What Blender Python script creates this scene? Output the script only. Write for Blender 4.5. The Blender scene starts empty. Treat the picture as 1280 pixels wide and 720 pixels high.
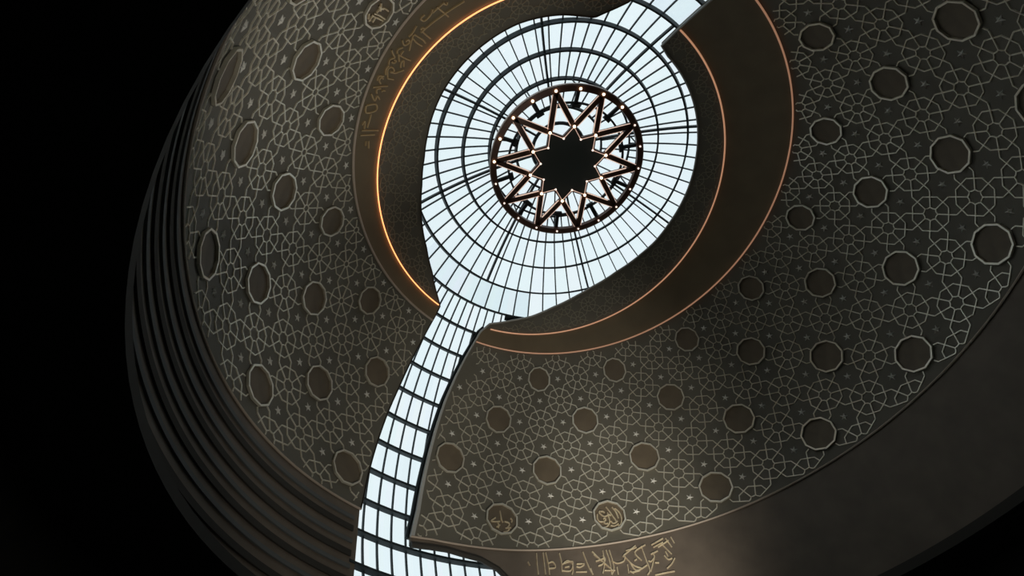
import bpy, math, random
import numpy as np

# ------------------------------------------------------------------ camera, sky, lamps, exposure
random.seed(7)
SC = bpy.context.scene
COL = SC.collection
TX, TY, FPX = -0.177259, -0.680665, 697.648626          # tilt of the vertical in the camera's frame, focal length in px of 1280
EYE = 1.6                                                # camera height above the carpet
HC = EYE + 13.009489                                      # height of the dome's centre (the world's x=y=0)
CAM = (-6.089293, -9.776214, EYE)
zen = np.array([TX, TY, 1.0]); zen /= np.linalg.norm(zen)
E1 = np.array([1.0, 0, 0]) - zen * zen[0]; E1 /= np.linalg.norm(E1)
E2 = np.cross(zen, E1)
import mathutils
cam = bpy.data.cameras.new('camera'); camo = bpy.data.objects.new('camera', cam); COL.objects.link(camo)
rx = (E1[0], E2[0], zen[0]); dn = (E1[1], E2[1], zen[1]); fw = (E1[2], E2[2], zen[2])
camo.matrix_world = mathutils.Matrix(((rx[0], -dn[0], -fw[0], CAM[0]), (rx[1], -dn[1], -fw[1], CAM[1]),
                                      (rx[2], -dn[2], -fw[2], CAM[2]), (0, 0, 0, 1)))
cam.sensor_fit = 'HORIZONTAL'; cam.sensor_width = 36.0; cam.lens = FPX / 1280 * 36.0
cam.clip_start = 0.05; cam.clip_end = 500
SC.camera = camo
SC.view_settings.view_transform = 'Standard'; SC.view_settings.look = 'None'
SC.view_settings.gamma = 1.0; SC.view_settings.use_curve_mapping = False
SC.view_settings.exposure = 0.0

world = bpy.data.worlds.new('overcast_sky'); SC.world = world; world.use_nodes = True
bg = world.node_tree.nodes['Background']
bg.inputs[0].default_value = (0.86, 0.965, 1.0, 1); bg.inputs[1].default_value = 1.0

def spot(name, loc, aim, power, angle, blend=0.9, color=(1, 0.925, 0.81), size=0.5):
    l = bpy.data.lights.new(name, 'SPOT'); l.energy = power; l.spot_size = math.radians(angle); l.spot_blend = blend
    l.color = color; l.shadow_soft_size = size
    o = bpy.data.objects.new(name, l); COL.objects.link(o)
    v = mathutils.Vector(aim) - mathutils.Vector(loc)
    o.location = loc; o.rotation_euler = v.to_track_quat('-Z', 'Y').to_euler()
    return o

def pos(th, ph, R):
    t, p = math.radians(th), math.radians(ph)
    return np.array([R * math.sin(t) * math.cos(p), R * math.sin(t) * math.sin(p), HC + R * math.cos(t)])

# unseen fill spots, added low in the hall to brighten the two shells
spot('fill_uplight', (0.5, 1.0, 1.0), pos(82, 100, 12.6), 4000, 64)
spot('fill_uplight', (0.5, 3.0, 1.0), pos(93, 87, 12.6), 5600, 36, blend=1.0)
spot('fill_uplight', (-1.0, 1.5, 1.0), pos(72, 148, 12.6), 1600, 48)
spot('fill_uplight', (1.0, 2.0, 1.0), pos(52, 222, 12.6), 4600, 42)

# ------------------------------------------------------------------ materials
def mat(name, color, rough=0.6, metal=0.0, noise=0.0, nscale=3.0, emit=None, estr=0.0, bump=0.0):
    m = bpy.data.materials.new(name); m.use_nodes = True
    nt = m.node_tree; b = nt.nodes['Principled BSDF']
    b.inputs['Base Color'].default_value = (*color, 1); b.inputs['Roughness'].default_value = rough
    b.inputs['Metallic'].default_value = metal
    if noise or bump:
        tc = nt.nodes.new('ShaderNodeTexCoord'); n = nt.nodes.new('ShaderNodeTexNoise')
        n.inputs['Scale'].default_value = nscale; n.inputs['Detail'].default_value = 5
        nt.links.new(tc.outputs['Object'], n.inputs['Vector'])
        if noise:
            r = nt.nodes.new('ShaderNodeValToRGB')
            r.color_ramp.elements[0].position = 0.3; r.color_ramp.elements[1].position = 0.7
            r.color_ramp.elements[0].color = (*[c * (1 - noise) for c in color], 1)
            r.color_ramp.elements[1].color = (*[min(1, c * (1 + noise)) for c in color], 1)
            nt.links.new(n.outputs['Fac'], r.inputs['Fac']); nt.links.new(r.outputs['Color'], b.inputs['Base Color'])
        if bump:
            bp = nt.nodes.new('ShaderNodeBump'); bp.inputs['Strength'].default_value = bump
            nt.links.new(n.outputs['Fac'], bp.inputs['Height']); nt.links.new(bp.outputs['Normal'], b.inputs['Normal'])
    if emit:
        b.inputs['Emission Color'].default_value = (*emit, 1); b.inputs['Emission Strength'].default_value = estr
    return m

M_SHELL = mat('brown_plaster', (0.136, 0.127, 0.098), 0.6, noise=0.10, nscale=0.8)
M_FRIEZE = mat('warm_brown_frieze', (0.165, 0.128, 0.074), 0.6, noise=0.10, nscale=1.0)
M_FASCIA = mat('lower_frieze_brown', (0.150, 0.122, 0.094), 0.6, noise=0.14, nscale=1.2)
M_LINE = mat('pale_strapwork', (0.88, 0.84, 0.71), 0.36, metal=0.60)
M_LINE2 = mat('muted_strapwork', (0.28, 0.265, 0.195), 0.5, metal=0.2)
M_GOLD = mat('gilt_lettering', (0.90, 0.73, 0.50), 0.36, metal=0.5, noise=0.2, nscale=4)
M_BANDGOLD = mat('dull_gilt_lettering', (0.62, 0.46, 0.25), 0.40, metal=0.4)
M_DISC = mat('bronze_brown_disc', (0.142, 0.112, 0.074), 0.55, noise=0.15, nscale=2)
M_BOSS = mat('pale_stone_boss', (0.85, 0.84, 0.78), 0.5)
M_MOLD = mat('beige_moulding', (0.50, 0.42, 0.34), 0.45)
M_EDGE_LIT = mat('skylit_edge_grey', (0.42, 0.43, 0.41), 0.45)  # lightened to carry the sky light on the right shell's edge face
M_DARK = mat('dark_soffit', (0.035, 0.032, 0.026), 0.8)
M_STEEL = mat('blue_black_steel', (0.012, 0.022, 0.027), 0.65)
M_WALL = mat('dark_wall_plaster', (0.060, 0.052, 0.044), 0.8, noise=0.1)
M_CARPET = mat('hall_carpet', (0.10, 0.16, 0.17), 0.95, noise=0.2, nscale=6)
M_SLAT = mat('grey_slat', (0.11, 0.12, 0.12), 0.7)
M_BRONZE = mat('dark_bronze', (0.115, 0.056, 0.038), 0.45, metal=0.2)
M_SKYLIT_SIDE = mat('ring_side_skylight', (0.48, 0.38, 0.33), 0.4)
M_BLACK = mat('black_star_panel', (0.080, 0.095, 0.090), 0.7)
M_STRIP = mat('amber_led', (0.9, 0.6, 0.3), 0.5, emit=(1.0, 0.34, 0.12), estr=2.3)
M_STRIP2 = mat('copper_led', (0.6, 0.4, 0.3), 0.5, emit=(0.50, 0.245, 0.135), estr=0.8)
M_MOLD_GLOW = mat('copper_glow_trim', (0.5, 0.36, 0.27), 0.5, emit=(0.34, 0.165, 0.095), estr=0.75)
M_CHSTRIP = mat('chandelier_led_line', (0.8, 0.6, 0.5), 0.5, emit=(0.95, 0.66, 0.52), estr=0.72)
M_LAMP = mat('warm_lamp', (1, 0.9, 0.8), 0.3, emit=(1.0, 0.72, 0.45), estr=4.5)
M_LAMP2 = mat('soft_lamp', (1, 0.9, 0.8), 0.3, emit=(1.0, 0.82, 0.70), estr=1.3)

def glass_material():
    m = bpy.data.materials.new('clear_roof_glass'); m.use_nodes = True
    nt = m.node_tree; nt.nodes.clear()
    out = nt.nodes.new('ShaderNodeOutputMaterial'); mix = nt.nodes.new('ShaderNodeMixShader')
    tr = nt.nodes.new('ShaderNodeBsdfTransparent'); gl = nt.nodes.new('ShaderNodeBsdfGlossy')
    at = nt.nodes.new('ShaderNodeAttribute'); at.attribute_name = 'pane_tint'
    gl.inputs['Roughness'].default_value = 0.05; mix.inputs['Fac'].default_value = 0.05
    nt.links.new(at.outputs['Color'], tr.inputs['Color'])
    nt.links.new(tr.outputs[0], mix.inputs[1]); nt.links.new(gl.outputs[0], mix.inputs[2])
    nt.links.new(mix.outputs[0], out.inputs['Surface'])
    return m
M_GLASS = glass_material()

# ------------------------------------------------------------------ mesh helpers
class MB:
    def __init__(s): s.v = []; s.f = []
    def add(s, vs, fs):
        o = len(s.v); s.v.extend([tuple(float(c) for c in v) for v in vs]); s.f.extend([tuple(i + o for i in f) for f in fs])
    def grid(s, rows, close=False):
        n = len(rows[0]); vs = [p for r in rows for p in r]; fs = []
        for i in range(len(rows) - 1):
            for j in range(n if close else n - 1):
                k = (j + 1) % n
                fs.append((i * n + j, i * n + k, (i + 1) * n + k, (i + 1) * n + j))
        s.add(vs, fs)
    def tube(s, pts, r, n=6, close=False):
        pts = [np.array(p, float) for p in pts]; N = len(pts); rings = []
        ref = None
        for i in range(N):
            a = pts[(i - 1) % N] if (close or i > 0) else pts[i]; b = pts[(i + 1) % N] if (close or i < N - 1) else pts[i]
            t = b - a; t /= np.linalg.norm(t) + 1e-12
            if ref is None: ref = np.array([0, 0, 1.0]) if abs(t[2]) < 0.9 else np.array([1.0, 0, 0])
            u = np.cross(t, ref); u /= np.linalg.norm(u); w = np.cross(u, t); ref = w
            rings.append([pts[i] + r * (math.cos(2 * math.pi * k / n) * u + math.sin(2 * math.pi * k / n) * w) for k in range(n)])
        if close: rings.append(rings[0])
        s.grid(rings, close=True)
        if not close:
            o = len(s.v) - n * N
            s.f.append(tuple(o + k for k in range(n))); s.f.append(tuple(o + n * (N - 1) + k for k in reversed(range(n))))
    def beam(s, pts, upf, w, h, close=False):
        """rectangular bar along pts; upf(p) gives the direction of its depth h, w is its width"""
        pts = [np.array(p, float) for p in pts]; N = len(pts); rings = []
        for i in range(N):
            a = pts[(i - 1) % N] if (close or i > 0) else pts[i]; b = pts[(i + 1) % N] if (close or i < N - 1) else pts[i]
            t = b - a; t /= np.linalg.norm(t) + 1e-12
            u = np.array(upf(pts[i]), float); u -= t * (u @ t); u /= np.linalg.norm(u); sd = np.cross(t, u)
            rings.append([pts[i] + sd * w / 2 + u * h / 2, pts[i] - sd * w / 2 + u * h / 2,
                          pts[i] - sd * w / 2 - u * h / 2, pts[i] + sd * w / 2 - u * h / 2])
        if close: rings.append(rings[0])
        s.grid(rings, close=True)
        if not close:
            o = len(s.v) - 4 * N
            s.f.append((o, o + 1, o + 2, o + 3)); s.f.append((o + 4 * N - 1, o + 4 * N - 2, o + 4 * N - 3, o + 4 * N - 4))
    def ridge(s, pts, outf, w, h):
        """raised moulding line lying on a surface; outf(p) is the surface's normal towards the room"""
        pts = [np.array(p, float) for p in pts]; N = len(pts); rows = []
        for i in range(N):
            a = pts[max(i - 1, 0)]; b = pts[min(i + 1, N - 1)]
            t = b - a; L = np.linalg.norm(t)
            if L < 1e-9: return
            t /= L; n = np.array(outf(pts[i]), float); n /= np.linalg.norm(n); sd = np.cross(t, n)
            rows.append([pts[i] + sd * w / 2, pts[i] + sd * w * 0.3 + n * h, pts[i] - sd * w * 0.3 + n * h, pts[i] - sd * w / 2])
        s.grid(rows)
    def build(s, name, material, parent=None, smooth=False, loc=None):
        me = bpy.data.meshes.new(name)
        off = np.array(parent['_w'] if parent is not None and '_w' in parent else (0, 0, 0), float)
        if loc is not None: off = np.array(loc, float)
        me.from_pydata([tuple(np.array(v) - off) for v in s.v], [], s.f); me.update()
        me.materials.append(material)
        if smooth: me.polygons.foreach_set('use_smooth', [True] * len(me.polygons))
        o = bpy.data.objects.new(name, me); COL.objects.link(o)
        if parent is not None: o.parent = parent
        elif loc is not None: o.location = loc
        return o

def tag(o, label=None, cat=None, group=None, kind=None):
    for k, v in (('label', label), ('category', cat), ('group', group), ('kind', kind)):
        if v: o[k] = v
    return o
WORLD_AT = []
def empty(name, loc):
    o = bpy.data.objects.new(name, None); COL.objects.link(o); o.location = tuple(float(c) for c in loc)
    o.empty_display_size = 0.3; o['_w'] = [float(c) for c in loc]; WORLD_AT.append(o)
    return o

CEN = np.array([0, 0, HC])
def inward(p):
    d = CEN - p; return d / np.linalg.norm(d)
def outward(p): return -inward(p)
def project(p):
    d = np.array(p) - np.array(CAM)
    c = np.array([d @ np.array(rx), d @ np.array(dn), d @ np.array(fw)])
    return (640 + FPX * c[0] / c[2], 360 + FPX * c[1] / c[2]) if c[2] > 0.1 else (1e6, 1e6)
def in_frame(p, m=30):
    x, y = project(p); return -m < x < 1280 + m and -m < y < 720 + m
lerp = lambda a, b, t: a + (b - a) * t
def arc(a, b, step):
    n = max(2, int(abs(b - a) / step) + 2); return np.linspace(a, b, n)

# ------------------------------------------------------------------ floor, outer wall, ledge
mb = MB(); mb.grid([[(r * math.cos(a), r * math.sin(a), 0) for a in np.linspace(0, 2 * math.pi, 97)[:-1]] for r in (0.01, 4, 8, 12, 14.6)], close=True)
mb.grid([[(r * math.cos(a), r * math.sin(a), -0.2) for a in np.linspace(0, 2 * math.pi, 97)[:-1]] for r in (0.01, 14.6)], close=True)
fl = mb.build('floor', M_CARPET); tag(fl, 'teal carpet floor of the prayer hall', 'floor', kind='structure')
ZS = HC - 4.95
mb = MB(); A96 = np.linspace(0, 2 * math.pi, 129)[:-1]
ring = lambda r, z: [(r * math.cos(a), r * math.sin(a), z) for a in A96]
mb.grid([ring(14.4, 0), ring(14.4, ZS + .3), ring(14.75, ZS + .3), ring(14.75, 0), ring(14.4, 0)], close=True)
w = mb.build('wall_round', M_WALL); tag(w, 'dark round wall of the hall below the dome', 'wall', kind='structure')
mb = MB(); mb.grid([ring(12.05, ZS), ring(14.4, ZS), ring(14.4, ZS + .3), ring(12.05, ZS + .3), ring(12.05, ZS)], close=True)
w = mb.build('trim_1', M_DARK); tag(w, 'dark ledge running round the foot of the dome', 'ledge', kind='structure')

# ------------------------------------------------------------------ the glass dome: panes, ring beams, ribs, glazing bars
RG = 13.0
RINGS = [9.45] + [15.5 + 6.05 * k for k in range(17)]
ARM1 = (105.0, 150.0); ARM2 = (-83.0, -44.0)
win = empty('window_1', (0, 0, HC)); tag(win, 'glass dome of pale blue panes in a black steel grid', 'glass dome', kind='structure')
def glazing():
    me_v, me_f, tint = [], [], []
    def pane(t0, t1, p0, p1):
        n = 3
        o = len(me_v)
        for i in range(2):
            for k in range(n + 1): me_v.append(tuple(pos((t0, t1)[i], lerp(p0, p1, k / n), RG + 0.06) - CEN))
        c = random.choice([(0.985, 0.985, 0.99), (0.95, 0.985, 0.985), (0.97, 0.975, 1.0), (0.93, 0.965, 0.98), (0.965, 0.99, 1.0), (0.945, 0.98, 0.995)])
        for k in range(n): me_f.append((o + k, o + k + 1, o + n + 2 + k, o + n + 1 + k)); tint.append(c)
    S = 5.625; P0 = 122.8 + S / 2
    for a, b in zip(RINGS[:5], RINGS[1:6]):
        if b > 39.71: continue
        for k in range(64): pane(a, b, P0 + S * k, P0 + S * (k + 1))
    for k in range(32): pane(0.01, RINGS[0], 2 * S * k, 2 * S * (k + 1))
    for a, b in zip(RINGS[4:], RINGS[5:]):
        for lo, hi in (ARM1, ARM2):
            if a > 92: lo, hi = (108.5, 141.2) if lo > 0 else (-68, -57.4)
            k0, k1 = math.floor((lo - P0) * 2 / S), math.ceil((hi - P0) * 2 / S)
            for k in range(k0, k1): pane(a, b, P0 + S / 2 * k, P0 + S / 2 * (k + 1))
    # the row between the last full ring and the arms, all round behind the shells' lips
    a, b = RINGS[5], RINGS[6]
    me = bpy.data.meshes.new('glazing'); me.from_pydata(me_v, [], me_f); me.update()
    ca = me.color_attributes.new('pane_tint', 'FLOAT_COLOR', 'CORNER')
    i = 0
    for p, c in zip(me.polygons, tint):
        for _ in range(p.loop_total): ca.data[i].color = (*c, 1); i += 1
    me.materials.append(M_GLASS)
    o = bpy.data.objects.new('glazing', me); COL.objects.link(o); o.parent = win
    o['label'] = 'pale blue glass panes'
glazing()
for k, th in enumerate(RINGS):
    spans = [(0, 360)] if th < 39.8 else [ARM1, ARM2]
    for lo, hi in spans:
        if th > 92: lo, hi = (108.5, 141.6) if lo > 0 else (-68, -57.4)
        full = hi - lo >= 360
        A = np.linspace(lo, hi, 161)[:-1] if full else arc(lo, hi, 1.5)
        mb = MB(); mb.beam([pos(th, a, RG - 0.08) for a in A], outward, 0.085 if th < 45 else 0.10, 0.24, close=full)
        mb.build('ring_beam', M_STEEL, win)
def meridian(name, ph, t0, t1, w, h):
    mb = MB(); mb.beam([pos(t, ph, RG - h / 2 + 0.05) for t in arc(t0, t1, 2.0)], outward, w, h); return mb.build(name, M_STEEL, win)
for k in range(8): meridian('rib', 122.8 + 45 * k if k != 4 else -54.39, 6.0, 33.4, 0.08, 0.17)
for k in range(64):
    ph = 122.8 + 5.625 * (k + 0.5)
    if k == 32: continue
    meridian('glazing_bar', ph, 9.45 if k % 2 == 0 else 15.5, RINGS[5], 0.05, 0.09)
for lo, hi in ((107.5, 148), (-81, -47)):
    k = math.ceil((lo - 122.8) / 2.8125 - 0.5)
    while 122.8 + 2.8125 * (k + 0.5) < hi:
        ph = 122.8 + 2.8125 * (k + 0.5)
        low_ok = 108 < ph < 141.6 or -68 < ph < -57.4
        meridian('glazing_bar', ph, RINGS[5], 112 if low_ok else 94, 0.05, 0.09); k += 1
mb = MB(); mb.tube([pos(9.45 * .6, a, RG - .05) for a in np.linspace(0, 360, 41)[:-1]], 0.09, close=True); mb.build('ring_beam', M_STEEL, win)
# dark closing plates where ring beams meet the right shell's edge
for t0, t1, p0, p1 in ((45.6, 48.0, 119.6, 121.6), (51.6, 56.0, 121.7, 123.6), (39.8, 41.0, 106.0, 112.0)):
    mb = MB(); q = [pos(t0, p0, 12.86), pos(t0, p1, 12.86), pos(t1, p1, 12.86), pos(t1, p0 + .9, 12.86)]
    q2 = [CEN + (v - CEN) * (12.9 / 12.86) for v in q]
    mb.add(q + q2, [(0, 1, 2, 3), (7, 6, 5, 4), (0, 4, 5, 1), (1, 5, 6, 2), (2, 6, 7, 3), (3, 7, 4, 0)]); mb.build('closing_plate', M_STEEL, win)

# ------------------------------------------------------------------ the two brown shells
RS = 12.6; RB = 12.82
class Shell: pass
left = Shell(); right = Shell()
def table(pairs):
    x, y = zip(*pairs); return lambda t: float(np.interp(t, x, y))
right.b = table([(42.9, 117.6), (45.4, 120.1), (52.1, 122.6), (56.8, 124.0), (62.8, 125.4), (69.3, 126.4), (75.6, 127.2), (80.8, 127.9), (87.4, 128.8), (92.8, 130.1)])
right.a = table([(29.8, -53), (33.4, -53.7), (50, -56), (91, -58)])
right.edge = table([(-53, 29.8), (-48, 29.3), (0, 29.9), (32, 30.8), (42.1, 31.3), (51.1, 31.5), (64.3, 32.1), (76.4, 33.4), (84, 34.7), (94.4, 36.9), (102.6, 39.2), (109.8, 40.8), (117.6, 42.9)])
right.a0, right.b0 = -53.0, 117.6
right.bot = table([(-60, 91.2), (84, 91.0), (97, 91.2), (110, 91.6), (120, 91.8), (125.7, 92.0), (130.2, 92.6)])
left.a = table([(44.4, 136.3), (46.2, 136.2), (52, 136.6), (58.7, 137.2), (64.7, 137.7), (70.6, 138.4), (77.2, 139.0), (83.7, 139.6), (88.6, 140.0), (93.4, 140.7), (101, 141.9)])
left.b = table([(29.4, 282), (31, 284), (33.5, 286.4), (50, 288), (91, 292)])
left.edge = table([(136.3, 44.4), (137.8, 43.4), (145.4, 39.6), (153.2, 37.0), (160.3, 35.4), (168.8, 33.6), (176.1, 32.3), (187, 31.3), (196.5, 31.1), (214, 31.2), (230, 31.0), (250.8, 30.8), (259.6, 30.4), (268.5, 30.0), (276, 29.5), (281.6, 29.4), (284.4, 31.7), (286.4, 34.0)])
left.a0, left.b0 = 136.3, 286.4
left.bot = table([(136, 91.3), (292, 91.3)])
# the cove light: a circle on the sphere, its axis leaning 5 degrees towards the long arm
def led_table():
    n = np.array([math.sin(math.radians(5.0)) * math.cos(math.radians(136)), math.sin(math.radians(5.0)) * math.sin(math.radians(136)), math.cos(math.radians(5.0))])
    a = np.cross(n, [0, 1, 0]); a /= np.linalg.norm(a); b = np.cross(n, a); h = math.radians(39.4)
    out = []
    for al in np.linspace(0, 2 * math.pi, 361)[:-1]:
        d = math.cos(h) * n + math.sin(h) * (math.cos(al) * a + math.sin(al) * b)
        out.append((math.degrees(math.atan2(d[1], d[0])) % 360, math.degrees(math.acos(d[2]))))
    out.sort(); x = [o[0] for o in out]; y = [o[1] for o in out]
    return lambda p: float(np.interp(p % 360, x, y, period=360))
led = led_table(); MOL = 48.0

def inside(S, th, ph, m=0.5):
    return S.a(th) + m < ph < S.b(th) - m - (0.15 + 0.55 * max(0, (th - 45) / 47) if S is right else 0)
us = np.concatenate([np.linspace(0, .06, 9)[:-1], np.linspace(.06, .94, 101)[:-1], np.linspace(.94, 1, 9)])
def sheet(S, R, lo, hi, nv):
    """grid of points between two curves lo(u, ph), hi(ph) on the sphere of radius R, rows from the top"""
    rows = []
    for v in np.linspace(0, 1, nv):
        row = []
        for u in us:
            pe = lerp(S.a0, S.b0, u); t0 = lo(pe); th = lerp(t0, hi(pe), v)
            for _ in range(2):
                ph = lerp(S.a(th), S.b(th), u); th = lerp(t0, hi(ph), v)
            row.append(pos(th, ph, R))
        rows.append(row)
    return rows
SHELLS = {}
for S, nm, side in ((left, 'ceiling', 'left'), (right, 'ceiling', 'right')):
    rows = sheet(S, RS, S.edge, S.bot, 64); back = sheet(S, RB, S.edge, S.bot, 64)
    mb = MB(); mb.grid(rows); mb.grid([r[::-1] for r in back])
    mb.grid([rows[0], back[0]]); mb.grid([rows[-1], back[-1]])
    mb.grid([[r[0] for r in rows], [r[0] for r in back]]); mb.grid([[r[-1] for r in rows], [r[-1] for r in back]])
    o = mb.build(nm, M_SHELL, smooth=True); o.data.set_sharp_from_angle(angle=math.radians(40))
    tag(o, {'left': 'brown patterned dome shell left of the long glass strip', 'right': 'brown patterned dome shell right of the long glass strip'}[side], 'dome shell', kind='structure')
    S.obj = o; S.rows = rows
    # plain frieze between moulding and cove light
    fr = sheet(S, RS - 0.02, led, lambda p: MOL, 6)
    # keep it under the lip: where the light leaves the shell the frieze follows the arm's edge
    mb = MB(); mb.grid(fr); mb.build('upper_frieze', M_FRIEZE, o, smooth=True)
    # moulding below the frieze
    P = [pos(MOL, p, RS - 0.02) for p in arc(S.a(MOL) + .1, S.b(MOL) - .1, 1.2)]
    if S is left:
        mb = MB(); mb.tube(P, 0.055); mb.build('moulding', M_MOLD, o)
    S.molpts = P
    # trim round the opening and down the two arms
    loop = [r[-1] for r in rows[::-1]][:-1] + list(rows[0][::-1]) + [r[0] for r in rows][1:]
    mb = MB(); mb.tube([CEN + (np.array(p) - CEN) * (1 - 0.02 / RS) for p in loop], 0.045 if S is right else 0.03); mb.build('edge_trim', M_EDGE_LIT if S is right else M_DARK, o)
    if S is right:
        T = np.linspace(43.2, 92.4, 40); wd = lambda t: 0.2 + 0.45 * max(0, (t - 45) / 47) ** 1.3
        mb = MB(); mb.grid([[pos(t, S.b(t) + 0.05, RS + 0.05), pos(t, S.b(t) - 0.1, RS - 0.05), pos(t, S.b(t) - wd(t), RS - 0.05), pos(t, S.b(t) - wd(t), RS + 0.03)] for t in T]); mb.build('skylit_edge_band', M_EDGE_LIT, o)  # shell's edge face as a band, sky light put into its grey
        mb = MB(); mb.tube([pos(t, S.b(t) + 0.35, 12.78) for t in np.linspace(44, 92.5, 40)], 0.075); mb.build('edge_frame', M_STEEL, o)
    mb = MB(); mb.tube([CEN + (np.array(p) - CEN) * (1 - 0.015 / RS) for p in rows[-1]], 0.04); mb.build('foot_trim', M_MOLD, o)

# strapwork: eight-petalled rosettes on a square lattice, roundels on every fourth site, star bosses in the gaps
IS, JS = 5.625, 5.4
def lattice(S, i, j):
    return (float(np.interp(j, S.js, S.ts)), S.p0 + IS * i)
right.js, right.ts, right.p0 = (-8, -4, -2, 0, 2, 6), (34.3, 53.9, 63.9, 74.6, 85.5, 107.3), 99.75
left.js, left.ts, left.p0 = (-8, -4, -2, 0, 2, 6), (34.6, 54.6, 64.8, 75.1, 85.4, 106.0), 155.7
RF = 0.585
def ok(S, th, ph): return MOL + 0.35 < th < S.bot(ph) - 0.25 and inside(S, th, ph, 0.35)
def put(S, mb, poly, at, test, w, h, R=RS, sub=0.22):
    """lay a polyline given in lattice units on the shell, cut where test fails"""
    pts = []
    for (x0, y0), (x1, y1) in zip(poly[:-1], poly[1:]):
        n = max(1, int(math.hypot(x1 - x0, y1 - y0) / sub))
        pts += [(lerp(x0, x1, k / n), lerp(y0, y1, k / n)) for k in range(n)]
    pts.append(poly[-1]); run = []
    for q in pts:
        th, ph = at(*q)
        if test(th, ph): run.append(pos(th, ph, R))
        else:
            if len(run) > 1: mb.ridge(run, inward, w, h)
            run = []
    if len(run) > 1: mb.ridge(run, inward, w, h)
def pol(r, a): return (r * math.cos(math.radians(a)), r * math.sin(math.radians(a)))
def rosette(S, mb, ci, cj, at, test, w, h, roundel_sides, nucleus=0.40, R=RS):
    """nucleus, octagon through the petal tips, and eight spokes that run on to meet the neighbours' spokes"""
    P = lambda r, a: (ci + RF * pol(r, a)[0], cj + RF * pol(r, a)[1])
    put(S, mb, [P(nucleus if k % 2 == 0 else nucleus * 0.86, 22.5 + 22.5 * k) for k in range(17)], at, test, w, h, R)
    put(S, mb, [P(1.0, 45 * k) for k in range(9)], at, test, w, h, R)
    far = math.sqrt(2) / 2 / RF / math.cos(math.radians(22.5))
    for k in range(8):
        a = 22.5 + 45 * k
        put(S, mb, [P(nucleus, a), P(far, a)], at, test, w, h, R)
        d = 45 + 90 * (k // 2)
        if k // 2 in roundel_sides:          # towards a roundel the spoke bends and runs on to its rim
            c = pol(math.sqrt(2) / RF, d); p = pol(far, a); q = np.array(c) - np.array(p); q = np.array(p) + q * (1 - 1.06 / np.linalg.norm(q))
            put(S, mb, [P(far, a), (ci + RF * q[0], cj + RF * q[1])], at, test, w, h, R)

def kind_of(S, i, j):
    if (i + j) % 2: return 'boss'
    if i % 4 == 0 and j % 4 == 0: return 'roundel'
    if i % 4 == 2 and j % 4 == 2: return 'roundel'
    return 'rosette'
roundels = []
for S, side in ((left, 'left'), (right, 'right')):
    mb = MB(); bosses = []
    at = lambda x, y, S=S: lattice(S, x, y)
    test = lambda th, ph, S=S: ok(S, th, ph)
    i0 = int((S.a0 - 12 - S.p0) / IS) - 1; i1 = int((S.b0 + 14 - S.p0) / IS) + 1
    for j in range(-6, 5):
        for i in range(i0, i1 + 1):
            th, ph = lattice(S, i, j); k = kind_of(S, i, j)
            if not (MOL - 4 < th < 96): continue
            if not in_frame(pos(th, ph, RS), 90): continue
            if k == 'rosette':
                sides = [q for q, (di, dj) in enumerate(((1, 1), (-1, 1), (-1, -1), (1, -1))) if kind_of(S, i + di, j + dj) == 'roundel']
                rosette(S, mb, i, j, at, test, 0.050, 0.035, sides, 0.22 if S is left and th < 60 else 0.37)
            elif k == 'boss':
                if ok(S, th, ph) and ok(S, th + 1, ph) and ok(S, th - 1, ph) and inside(S, th, ph, 1.2): bosses.append((th, ph))
            elif ok(S, th, ph) and th + 2.2 < 91 and th - 2.6 > MOL and inside(S, th, ph, 1.2): roundels.append((S, side, i, j))
    mb.build('strapwork', M_LINE, S.obj)
    # the finer, fainter pattern inside the cove light
    mb = MB(); I2, J2 = 5.0, 3.0
    at2 = lambda x, y, S=S: (43.2 + J2 * y, S.p0 + I2 * x)
    test2 = lambda th, ph, S=S: S.edge(ph) + 0.9 < th < led(ph) - 0.5 and inside(S, th, ph, 0.6)
    for j in range(-5, 3):
        for i in range(int((S.a0 - S.p0) / I2) - 1, int((S.b0 - S.p0) / I2) + 2):
            if (i + j) % 2: continue
            th, ph = at2(i, j)
            if not in_frame(pos(th, ph, RS), 60): continue
            if S.edge(ph) - 2 < th < led(ph) + 2:
                rosette(S, mb, i, j, at2, test2, 0.045, 0.022, [], 0.3)
    mb.build('crown_strapwork', M_LINE2, S.obj)
    # star bosses
    def key(b):
        x, y = project(pos(b[0], b[1], RS)); return abs(x - 640) + 0.3 * abs(y - 360)
    bosses.sort(key=key)
    def star(mb, th, ph):
        c = pos(th, ph, RS); n = inward(c); e = np.cross(n, [0, 0, 1.0]); e /= np.linalg.norm(e); g = np.cross(n, e)
        vs = [c + n * 0.07]
        for q in range(10):
            a = math.radians(36 * q + 18); r = 0.165 if q % 2 == 0 else 0.06
            vs.append(c + n * (0.02 if q % 2 == 0 else 0.01) + r * (math.cos(a) * e + math.sin(a) * g))
        for q in range(10): vs.append(vs[q + 1] - n * 0.03)
        fs = [(0, 1 + q, 1 + (q + 1) % 10) for q in range(10)] + [(1 + q, 11 + q, 11 + (q + 1) % 10, 1 + (q + 1) % 10) for q in range(10)]
        mb.add(vs, fs)
    for b in bosses[:95]:
        mb = MB(); star(mb, *b); mb.build('star_boss', M_BOSS, S.obj)
    if len(bosses) > 95:
        mb = MB()
        for b in bosses[95:]: star(mb, *b)
        tag(mb.build('distant_star_boss', M_BOSS, S.obj), kind='stuff')

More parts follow.
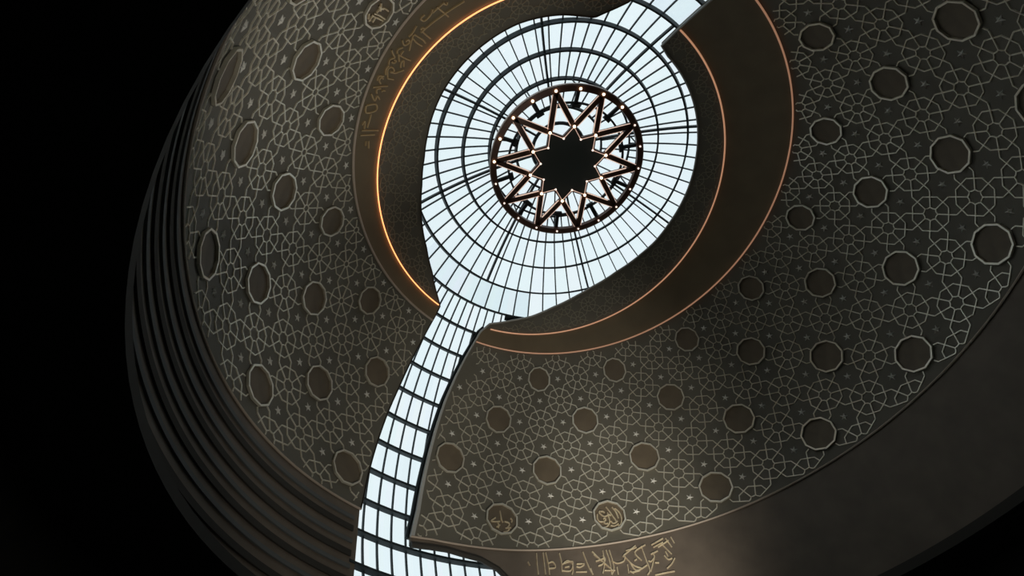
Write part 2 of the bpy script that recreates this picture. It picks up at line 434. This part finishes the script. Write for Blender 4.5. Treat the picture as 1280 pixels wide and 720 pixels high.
# ------------------------------------------------------------------ lettering of the upper frieze (left shell)
ROUNDEL_STROKES_A=[[[-1.95,0.19],[-1.03,-0.24],[0.25,-0.68],[1.02,-0.96],[1.5,-0.99]],[[-1.74,-1.04],[-0.82,-1.47],[0.05,-1.61],[0.89,-1.64]],[[-1.42,-1.53],[-0.59,-2.1],[0.29,-2.29],[1.23,-2.16],[2.11,-1.71],[2.35,-1.07]],[[-1.32,1.66],[-0.99,1.87],[-0.47,1.55],[-0.04,1.09],[-0.17,0.36],[-0.32,-0.15]],[[-1.19,1.58],[-1.11,1.02],[-0.71,0.78]],[[-0.7,2.36],[0.23,2.56],[0.87,2.27],[0.98,1.5],[0.7,0.96],[0.32,1.08],[0.5,1.48]],[[-0.74,0.19],[0.1,0.2],[0.94,0.22],[1.6,0.53],[2.1,1.14],[2.25,1.75]],[[1.09,1.53],[1.5,1.19],[1.45,0.72]],[[1.09,0.03],[1.61,-0.27],[1.59,-0.84],[1.31,-1.28]],[[2.0,0.31],[2.24,-0.42],[1.92,-1.32]],[[-0.28,-0.02],[0.01,-0.34]]]
ROUNDEL_STROKES_B=[[[-0.16,1.25],[0.63,2.26],[0.63,1.22],[0.49,0.39]],[[-1.65,0.17],[-0.62,0.1],[0.28,0.02],[0.71,-0.27]],[[1.78,1.34],[1.24,0.48]],[[0.46,-0.53],[0.63,-1.32],[1.07,-1.49],[1.68,-0.96],[1.82,-0.59],[1.62,-1.76]],[[2.66,-0.03],[2.43,-0.86],[1.99,-1.37]],[[0.82,0.89],[1.49,0.74],[1.97,1.02]],[[-0.33,-1.9],[0.11,-2.2],[0.58,-1.9]]]
ROUNDEL_STROKES_C=[[[1.0,-1.06],[0.13,-1.09],[-0.91,-1.03],[-2.1,-1.01]],[[0.8,-0.6],[-0.66,-0.46],[-2.2,-0.55]],[[0.33,-0.31],[0.25,0.4],[-0.1,0.95],[-0.92,1.14],[-1.75,1.06]],[[0.91,0.96],[0.09,0.76],[-0.49,0.93]],[[-0.2,0.31],[0.35,1.02],[0.85,1.65]],[[0.82,-2.11],[0.64,-0.92]],[[1.78,-1.0],[1.18,-1.96]],[[-0.14,-2.12],[-0.11,-1.08]],[[1.06,-2.1],[0.67,-2.14],[0.66,-1.86]]]
BAND_STROKES=[[[45.34,225.12],[45.05,223.32],[45.25,222.07]],[[44.65,223.17],[42.17,223.29],[41.1,223.0]],[[44.44,222.3],[42.87,221.88],[41.33,221.88]],[[44.58,223.07],[44.07,221.39],[43.25,219.3]],[[46.09,220.75],[45.13,219.93],[44.54,220.26],[44.36,221.21],[45.02,221.37],[45.14,220.75]],[[45.28,217.41],[45.68,218.29],[44.93,219.21]],[[44.44,217.54],[44.34,218.69]],[[45.11,217.35],[43.19,217.18],[41.67,217.25]],[[44.85,217.34],[43.9,215.86]],[[45.75,214.31],[46.11,215.47],[45.3,216.33],[46.2,216.99],[46.89,217.72]],[[45.56,215.16],[44.87,215.04],[44.58,215.7],[45.27,215.81]],[[42.89,214.63],[43.36,215.82],[43.09,216.52],[42.38,215.14]],[[45.32,211.85],[45.84,212.98],[45.64,214.09]],[[44.48,211.05],[45.41,213.12],[44.83,213.99],[43.92,213.38],[44.24,212.73],[44.56,212.89],[43.54,212.84],[41.97,214.31]],[[44.48,211.05],[43.08,211.2]],[[46.58,209.99],[46.69,211.09],[45.55,211.27]],[[45.53,209.47],[46.14,210.09],[45.99,210.89],[45.41,210.66]],[[46.95,208.18],[45.48,208.71],[43.76,209.23]],[[45.55,206.9],[45.89,207.86],[45.08,208.27]],[[44.71,207.56],[44.35,207.9],[43.87,207.87]],[[43.53,224.71],[43.09,227.07]],[[44.01,224.94],[43.95,225.59],[43.29,225.51],[43.35,224.85],[40.84,224.66]],[[44.91,231.21],[41.3,231.72]],[[44.64,232.79],[43.67,233.2],[44.04,233.8]],[[43.57,224.38],[42.59,230.31],[41.87,235.43],[41.66,237.11]],[[44.58,229.65],[44.39,233.19]],[[45.62,228.11],[45.69,226.88],[44.67,227.11],[44.59,229.01],[45.24,230.27]],[[46.84,197.52],[42.86,197.2]],[[46.95,196.31],[43.54,196.09]],[[47.05,203.71],[44.9,204.18],[44.49,202.62],[46.59,201.92],[47.05,203.71]],[[45.55,198.19],[45.4,200.38],[45.39,201.63]],[[46.84,206.74],[45.45,205.07],[45.27,206.35],[44.43,205.51]],[[45.35,194.69],[45.37,193.41]],[[44.77,194.6],[44.6,192.62]],[[46.94,198.89],[46.4,199.78],[46.21,197.93]]]
FASCIA_STROKES=[[[-0.45,104.87],[-0.93,105.16],[-1.36,105.28]],[[-0.42,103.54],[-0.93,103.75],[-1.36,103.9]],[[-0.42,103.03],[-0.93,102.99],[-1.37,103.15]],[[-0.46,100.34],[-0.83,100.33],[-1.27,100.66]],[[-0.87,102.93],[-0.82,101.99],[-1.05,101.7],[-1.09,103.02]],[[-0.95,100.32],[-0.79,99.13],[-0.91,98.37],[-1.19,98.42],[-1.4,98.91]],[[-1.06,99.93],[-1.04,99.02]],[[-0.95,97.52],[-0.98,96.02],[-1.1,96.93],[-1.06,97.64]],[[-1.28,98.01],[-1.31,95.91]],[[-0.47,95.68],[-0.79,95.54],[-1.19,95.25],[-1.47,94.85]],[[-0.48,93.87],[-0.79,92.97],[-1.23,91.5],[-1.41,90.99]],[[-0.49,91.16],[-1.01,91.08],[-1.56,91.45]],[[-0.51,90.53],[-0.98,90.52],[-1.31,90.72],[-1.56,91.45]],[[-1.12,93.51],[-1.06,92.55],[-0.88,91.8],[-0.7,92.08]],[[-0.76,92.03],[-0.82,91.83]],[[-0.97,90.64],[-1.11,89.82],[-1.07,88.48],[-0.89,87.97],[-0.83,88.13],[-0.5,85.31]],[[-0.86,88.05],[-1.27,86.99],[-1.49,85.57]],[[-0.55,83.44],[-0.77,85.86],[-1.18,85.08]],[[-0.57,84.26],[-1.16,84.28],[-1.61,84.24],[-1.79,85.04]],[[-0.94,82.65],[-1.12,82.56],[-1.28,83.46],[-1.23,83.89]],[[-0.61,82.36],[-0.44,79.74]],[[-0.73,82.18],[-0.61,80.02]],[[-0.47,79.26],[-0.92,78.75]],[[-0.47,78.22],[-0.78,77.99]],[[-1.16,80.71],[-1.35,80.28],[-1.34,79.5]],[[-1.01,80.2],[-1.25,80.1]],[[-1.36,79.03],[-1.54,79.86],[-1.7,81.14]],[[-1.36,82.84],[-1.4,82.14]],[[-1.85,83.65],[-1.85,81.4],[-1.87,79.95]],[[-1.23,87.96],[-1.61,88.26]],[[-1.51,87.87],[-1.62,87.27]],[[-1.27,90.04],[-1.6,90.25]],[[-1.19,95.01],[-1.47,94.97]],[[-1.12,86.51],[-1.08,85.95]],[[-0.82,106.86],[-0.99,106.61]],[[-0.61,93.7],[-0.96,92.39]],[[-0.92,93.74],[-0.82,91.86]],[[-1.12,87.43],[-1.53,86.68],[-1.39,84.42]],[[-0.99,83.08],[-0.91,81.56]],[[-0.65,80.42],[-1.19,79.26]],[[-0.77,81.31],[-0.58,78.87]],[[-1.33,92.54],[-1.39,90.57]],[[-1.57,87.43],[-1.55,86.04]],[[-1.17,82.68],[-1.7,84.24]],[[-0.89,99.94],[-0.84,98.15],[-1.21,98.9],[-1.19,100.59]],[[-0.65,87.44],[-0.58,85.23]],[[-0.5,91.8],[-1.04,92.16],[-1.47,93.06]]]

def smooth_line(P, n=4):
    P = [np.array(p, float) for p in P]
    if len(P) < 3: return [tuple(lerp(P[0], P[1], k / 3)) for k in range(4)]
    out = []
    for i in range(len(P) - 1):
        a = P[max(i - 1, 0)]; b = P[i]; c = P[i + 1]; d = P[min(i + 2, len(P) - 1)]
        for k in range(n):
            t = k / n
            out.append(tuple(0.5 * (2 * b + (c - a) * t + (2 * a - 5 * b + 4 * c - d) * t * t + (3 * b - 3 * c + d - a) * t ** 3)))
    out.append(tuple(P[-1])); return out
mb = MB()
for pl in BAND_STROKES:
    mb.ridge([pos(min(t, MOL - .4), p, RS - 0.02) for t, p in smooth_line(pl)], inward, 0.068, 0.045)
mb.build('frieze_calligraphy', M_BANDGOLD, left.obj)

# ------------------------------------------------------------------ roundels
rowword = {}
for S, side in ((left, 'left'), (right, 'right')):
    mine = sorted({j for s, sd, i, j in roundels if s is S}, reverse=True)
    for n, j in enumerate(mine): rowword[side, j] = ('lowest row', 'second row up', 'third row up', 'fourth row up', 'fifth row up')[n]
ordw = ['nearest', 'second from', 'third from', 'fourth from', 'fifth from', 'sixth from', 'seventh from', 'eighth from', 'ninth from']
def make_roundel(S, side, i, j, label, strokes):
    th, ph = lattice(S, i, j); c = pos(th, ph, RS)
    t = empty('roundel', c); tag(t, label, 'roundel', 'decagonal roundels on the dome shells')
    L = lambda x, y, d: pos(*lattice(S, i + x, j + y), RS - d)
    rr = RF * (0.985 if th > 58 else 0.965); V = [pol(rr, 36 * k + 10) for k in range(10)]
    mb = MB(); V2 = [pol(rr * .97, 36 * k + 10) for k in range(10)]
    mb.grid([[L(x * f, y * f, 0.02) for x, y in V2] for f in (0.02, 0.35, 0.7, 1.0)] + [[L(x, y, 0.008) for x, y in V2]], close=True)
    mb.build('disc', M_DISC, t)
    mb = MB(); mb.beam([L(x, y, 0.062) for x, y in V], inward, 0.068, 0.09, close=True); mb.build('rim', M_LINE, t)
    if strokes:
        mb = MB()
        for pl in strokes:
            mb.ridge([pos(th + a, ph + b, RS - 0.028) for a, b in smooth_line(pl)], inward, 0.066, 0.045)
        mb.build('calligraphy', M_GOLD, t)
for S, side in ((left, 'left'), (right, 'right')):
    for j in sorted({r[3] for r in roundels if r[0] is S}):
        row = [r for r in roundels if r[0] is S and r[3] == j]
        row.sort(key=lambda r: r[2] if S is left else -r[2])
        for n, (_, _, i, _) in enumerate(row):
            strokes = None
            th, ph = lattice(S, i, j)
            if S is right and abs(th - 85.5) < 1.5 and abs(ph - 87.9) < 3: strokes = ROUNDEL_STROKES_A
            if S is right and abs(th - 85.5) < 1.5 and abs(ph - 110.8) < 3: strokes = ROUNDEL_STROKES_B
            if S is left and abs(th - 54.8) < 1.5 and abs(ph - 222.9) < 3: strokes = ROUNDEL_STROKES_C
            lab = '%s bronze roundel %s the long glass strip, %s, %s shell' % ('gilt-lettered' if strokes else 'plain', ordw[n], rowword[side, j], side)
            make_roundel(S, side, i, j, lab, strokes)

# ------------------------------------------------------------------ lower friezes (drums under the shells)
RF2 = 12.62
def drum(S, low):
    A = arc(S.a(92), S.b(92), 1.0)
    top = [(RF2 * math.cos(math.radians(a)), RF2 * math.sin(math.radians(a)), HC + RS * math.cos(math.radians(S.bot(a)))) for a in A]
    bot = [(RF2 * math.cos(math.radians(a)), RF2 * math.sin(math.radians(a)), HC + low(a)) for a in A]
    k = (RF2 + 0.12) / RF2
    out = lambda L: [(x * k, y * k, z) for x, y, z in L]
    rows = [[tuple(lerp(np.array(a), np.array(b), v)) for a, b in zip(top, bot)] for v in np.linspace(0, 1, 8)]
    mb = MB(); mb.grid(rows); mb.grid([out(r) for r in rows][::-1]); mb.grid([rows[-1], out(rows[-1])]); mb.grid([out(rows[0]), rows[0]])
    mb.grid([[r[0] for r in rows], [out(r)[0] for r in rows]]); mb.grid([[out(r)[-1] for r in rows], [r[-1] for r in rows]])
    return mb, bot
lowR = table([(-62, -4.9), (96, -4.9), (101, -4.5), (105, -3.5), (108.5, -2.3), (112.6, -1.22), (116.2, -0.84), (122.5, -0.69), (125.7, -0.74), (130.3, -0.88)])
mb, bot = drum(right, lowR); d = mb.build('lower_frieze', M_FASCIA, right.obj, smooth=True); d.data.set_sharp_from_angle(angle=math.radians(40))
mb = MB(); mb.tube([p for p in bot], 0.11); mb.build('underside_shade', M_DARK, right.obj)  # dark tube stands in for the shade along the underside
mb, bot = drum(left, lambda a: -4.9); d = mb.build('lower_frieze', M_FASCIA, left.obj, smooth=True); d.data.set_sharp_from_angle(angle=math.radians(40))
radial = lambda p: np.array([-p[0], -p[1], 0])
for n, z in enumerate((-0.75, -1.15, -1.62, -2.05, -2.5, -2.95, -3.4, -3.9)):
    mb = MB(); mb.beam([(RF2 * math.cos(math.radians(a)), RF2 * math.sin(math.radians(a)), HC + z) for a in arc(left.a(97) + .3, left.b(92) - .3, 1.2)], radial, 0.2 if n % 2 else 0.13, 0.12)
    mb.build('slat', M_SLAT if n % 2 == 0 else M_DARK, left.obj)
mb = MB()
for pl in FASCIA_STROKES:
    mb.ridge([(RF2 * math.cos(math.radians(p)), RF2 * math.sin(math.radians(p)), HC + z) for z, p in smooth_line(pl)], radial, 0.055, 0.05)
mb.build('lower_calligraphy', M_GOLD, right.obj)

# ------------------------------------------------------------------ cove light strips
def strip(name, pts, r, m, label):
    mb = MB(); mb.tube(pts, r); o = mb.build(name, m); tag(o, label, 'light strip', 'cove light strips'); return o
Lp = [pos(led(p), p, RS - 0.08) for p in arc(137.2, 285.5, 1.0)]
strip('light_strip', Lp, 0.026, M_STRIP, 'glowing amber light strip curving round the left shell, inside its lettered frieze')
Rp = [pos(led(p), p, RS - 0.075) for p in arc(-53.4, 117.0, 1.0)]
strip('light_strip', Rp, 0.038, M_STRIP2, 'thin copper light strip on the right shell, upper edge of plain frieze')
Rm = [pos(MOL - .1, p, RS - 0.075) for p in arc(right.a(MOL) + .3, right.b(MOL) - .45, 1.0)]
strip('light_strip', Rm, 0.038, M_MOLD_GLOW, 'dull copper moulding with added glow on the right shell, lower edge of plain frieze')  # moulding whose emission stands in for light falling on it

# ------------------------------------------------------------------ the star chandelier
ZC = HC + 10.9
ch = empty('chandelier', (0, 0, ZC)); tag(ch, 'round black chandelier with a ten-pointed star of lit bars under the glass dome', 'chandelier')
UP = lambda p: np.array([0, 0, 1.0])
P3 = lambda r, a, z=0.0: np.array([r * math.cos(math.radians(a)), r * math.sin(math.radians(a)), ZC + z])
mb = MB(); mb.beam([P3(3.43, a) for a in np.linspace(0, 360, 121)[:-1]], UP, 0.25, 0.22, close=True); mb.build('outer_ring', M_BRONZE, ch)
mb = MB(); mb.beam([P3(3.585, a, 0.02) for a in np.linspace(0, 360, 121)[:-1]], UP, 0.05, 0.16, close=True); mb.build('skylit_ring_side', M_SKYLIT_SIDE, ch)  # pale band paints in the sky light on the ring's outer side
mb = MB(); mb.beam([P3(2.72, a, 0.30) for a in np.linspace(0, 360, 97)[:-1]], UP, 0.09, 0.10, close=True); mb.build('inner_ring', M_STEEL, ch)
T0, V0 = -102.0, -84.2
star_pts = []
for k in range(10): star_pts += [(1.31, T0 + 36 * k), (1.80, V0 + 36 * k)]
top = [P3(r, a, 0.08) for r, a in star_pts]; low = [P3(r, a, -0.08) for r, a in star_pts]
mb = MB(); n = len(star_pts)
mb.add(top + low + [P3(0, 0, .08), P3(0, 0, -.08)], [(k, (k + 1) % n, 2 * n) for k in range(n)] + [(n + (k + 1) % n, n + k, 2 * n + 1) for k in range(n)] +
       [(k, n + k, n + (k + 1) % n, (k + 1) % n) for k in range(n)])
mb.build('star_panel', M_BLACK, ch)
mb = MB(); mb.beam([P3(r, a, -0.03) for r, a in star_pts], UP, 0.16, 0.16, close=True); mb.build('star_frame', M_BRONZE, ch)
mb = MB(); mb.beam([P3(r * 0.985, a, -0.12) for r, a in star_pts], UP, 0.032, 0.03, close=True); mb.build('star_light_line', M_CHSTRIP, ch)
for k in range(10):
    t = P3(3.36, T0 + 36 * k)
    for sgn in (-1, 1):
        v = P3(1.80, T0 + 36 * k + sgn * 17.9)
        mb = MB(); mb.beam([t, v], UP, 0.22, 0.20); mb.build('star_bar', M_BRONZE, ch)
        ax = P3(1.6, T0 + 36 * k); d = (v - t) / np.linalg.norm(v - t); side = (ax - v); side -= d * (side @ d); side /= np.linalg.norm(side)
        for q, (s0, ww) in ((1, (0.50, 0.034)), (-1, (0.12, 0.018))):
            mb = MB(); mb.beam([t + d * s0 + q * side * 0.128 - np.array([0, 0, .075]), v - d * 0.10 + q * side * 0.128 - np.array([0, 0, .075])], UP, ww, 0.05); mb.build('light_line', M_CHSTRIP, ch)
def lamp(p, r, m):
    mb = MB(); rows = []
    for i in range(7):
        e = math.pi * i / 6; rows.append([p + r * np.array([math.sin(e) * math.cos(b), math.sin(e) * math.sin(b), math.cos(e)]) for b in np.linspace(0, 2 * math.pi, 11)[:-1]])
    mb.grid(rows, close=True); mb.build('lamp', m, ch, smooth=True)
for k in range(20):
    a = T0 + 18 * k; hot = 180 < (a % 360) < 320
    lamp(P3(3.43, a, -0.14), 0.062 if hot else 0.045, M_LAMP if hot else M_LAMP2)
for k in range(10):
    lamp(P3(1.80, V0 + 36 * k, -0.15), 0.065, M_LAMP); lamp(P3(1.29, T0 + 36 * k, -0.13), 0.05, M_LAMP2)
for k in range(10):                                    # hangers up to the dome's inner ring, arms in to the small ring
    a = T0 + 36 * k + 18
    mb = MB(); mb.tube([P3(3.40, a, 0.1), np.array(pos(15.5, a, RG - 0.2))], 0.035); mb.build('hanger', M_STEEL, ch)
    mb = MB(); mb.beam([P3(3.36, a, 0.14), P3(2.68, a, 0.28)], UP, 0.16, 0.12)
    mb.beam([P3(2.62, a - 4, 0.22), P3(2.62, a + 4, 0.22)], UP, 0.16, 0.12); mb.build('bracket', M_STEEL, ch)
for o in WORLD_AT:
    del o['_w']
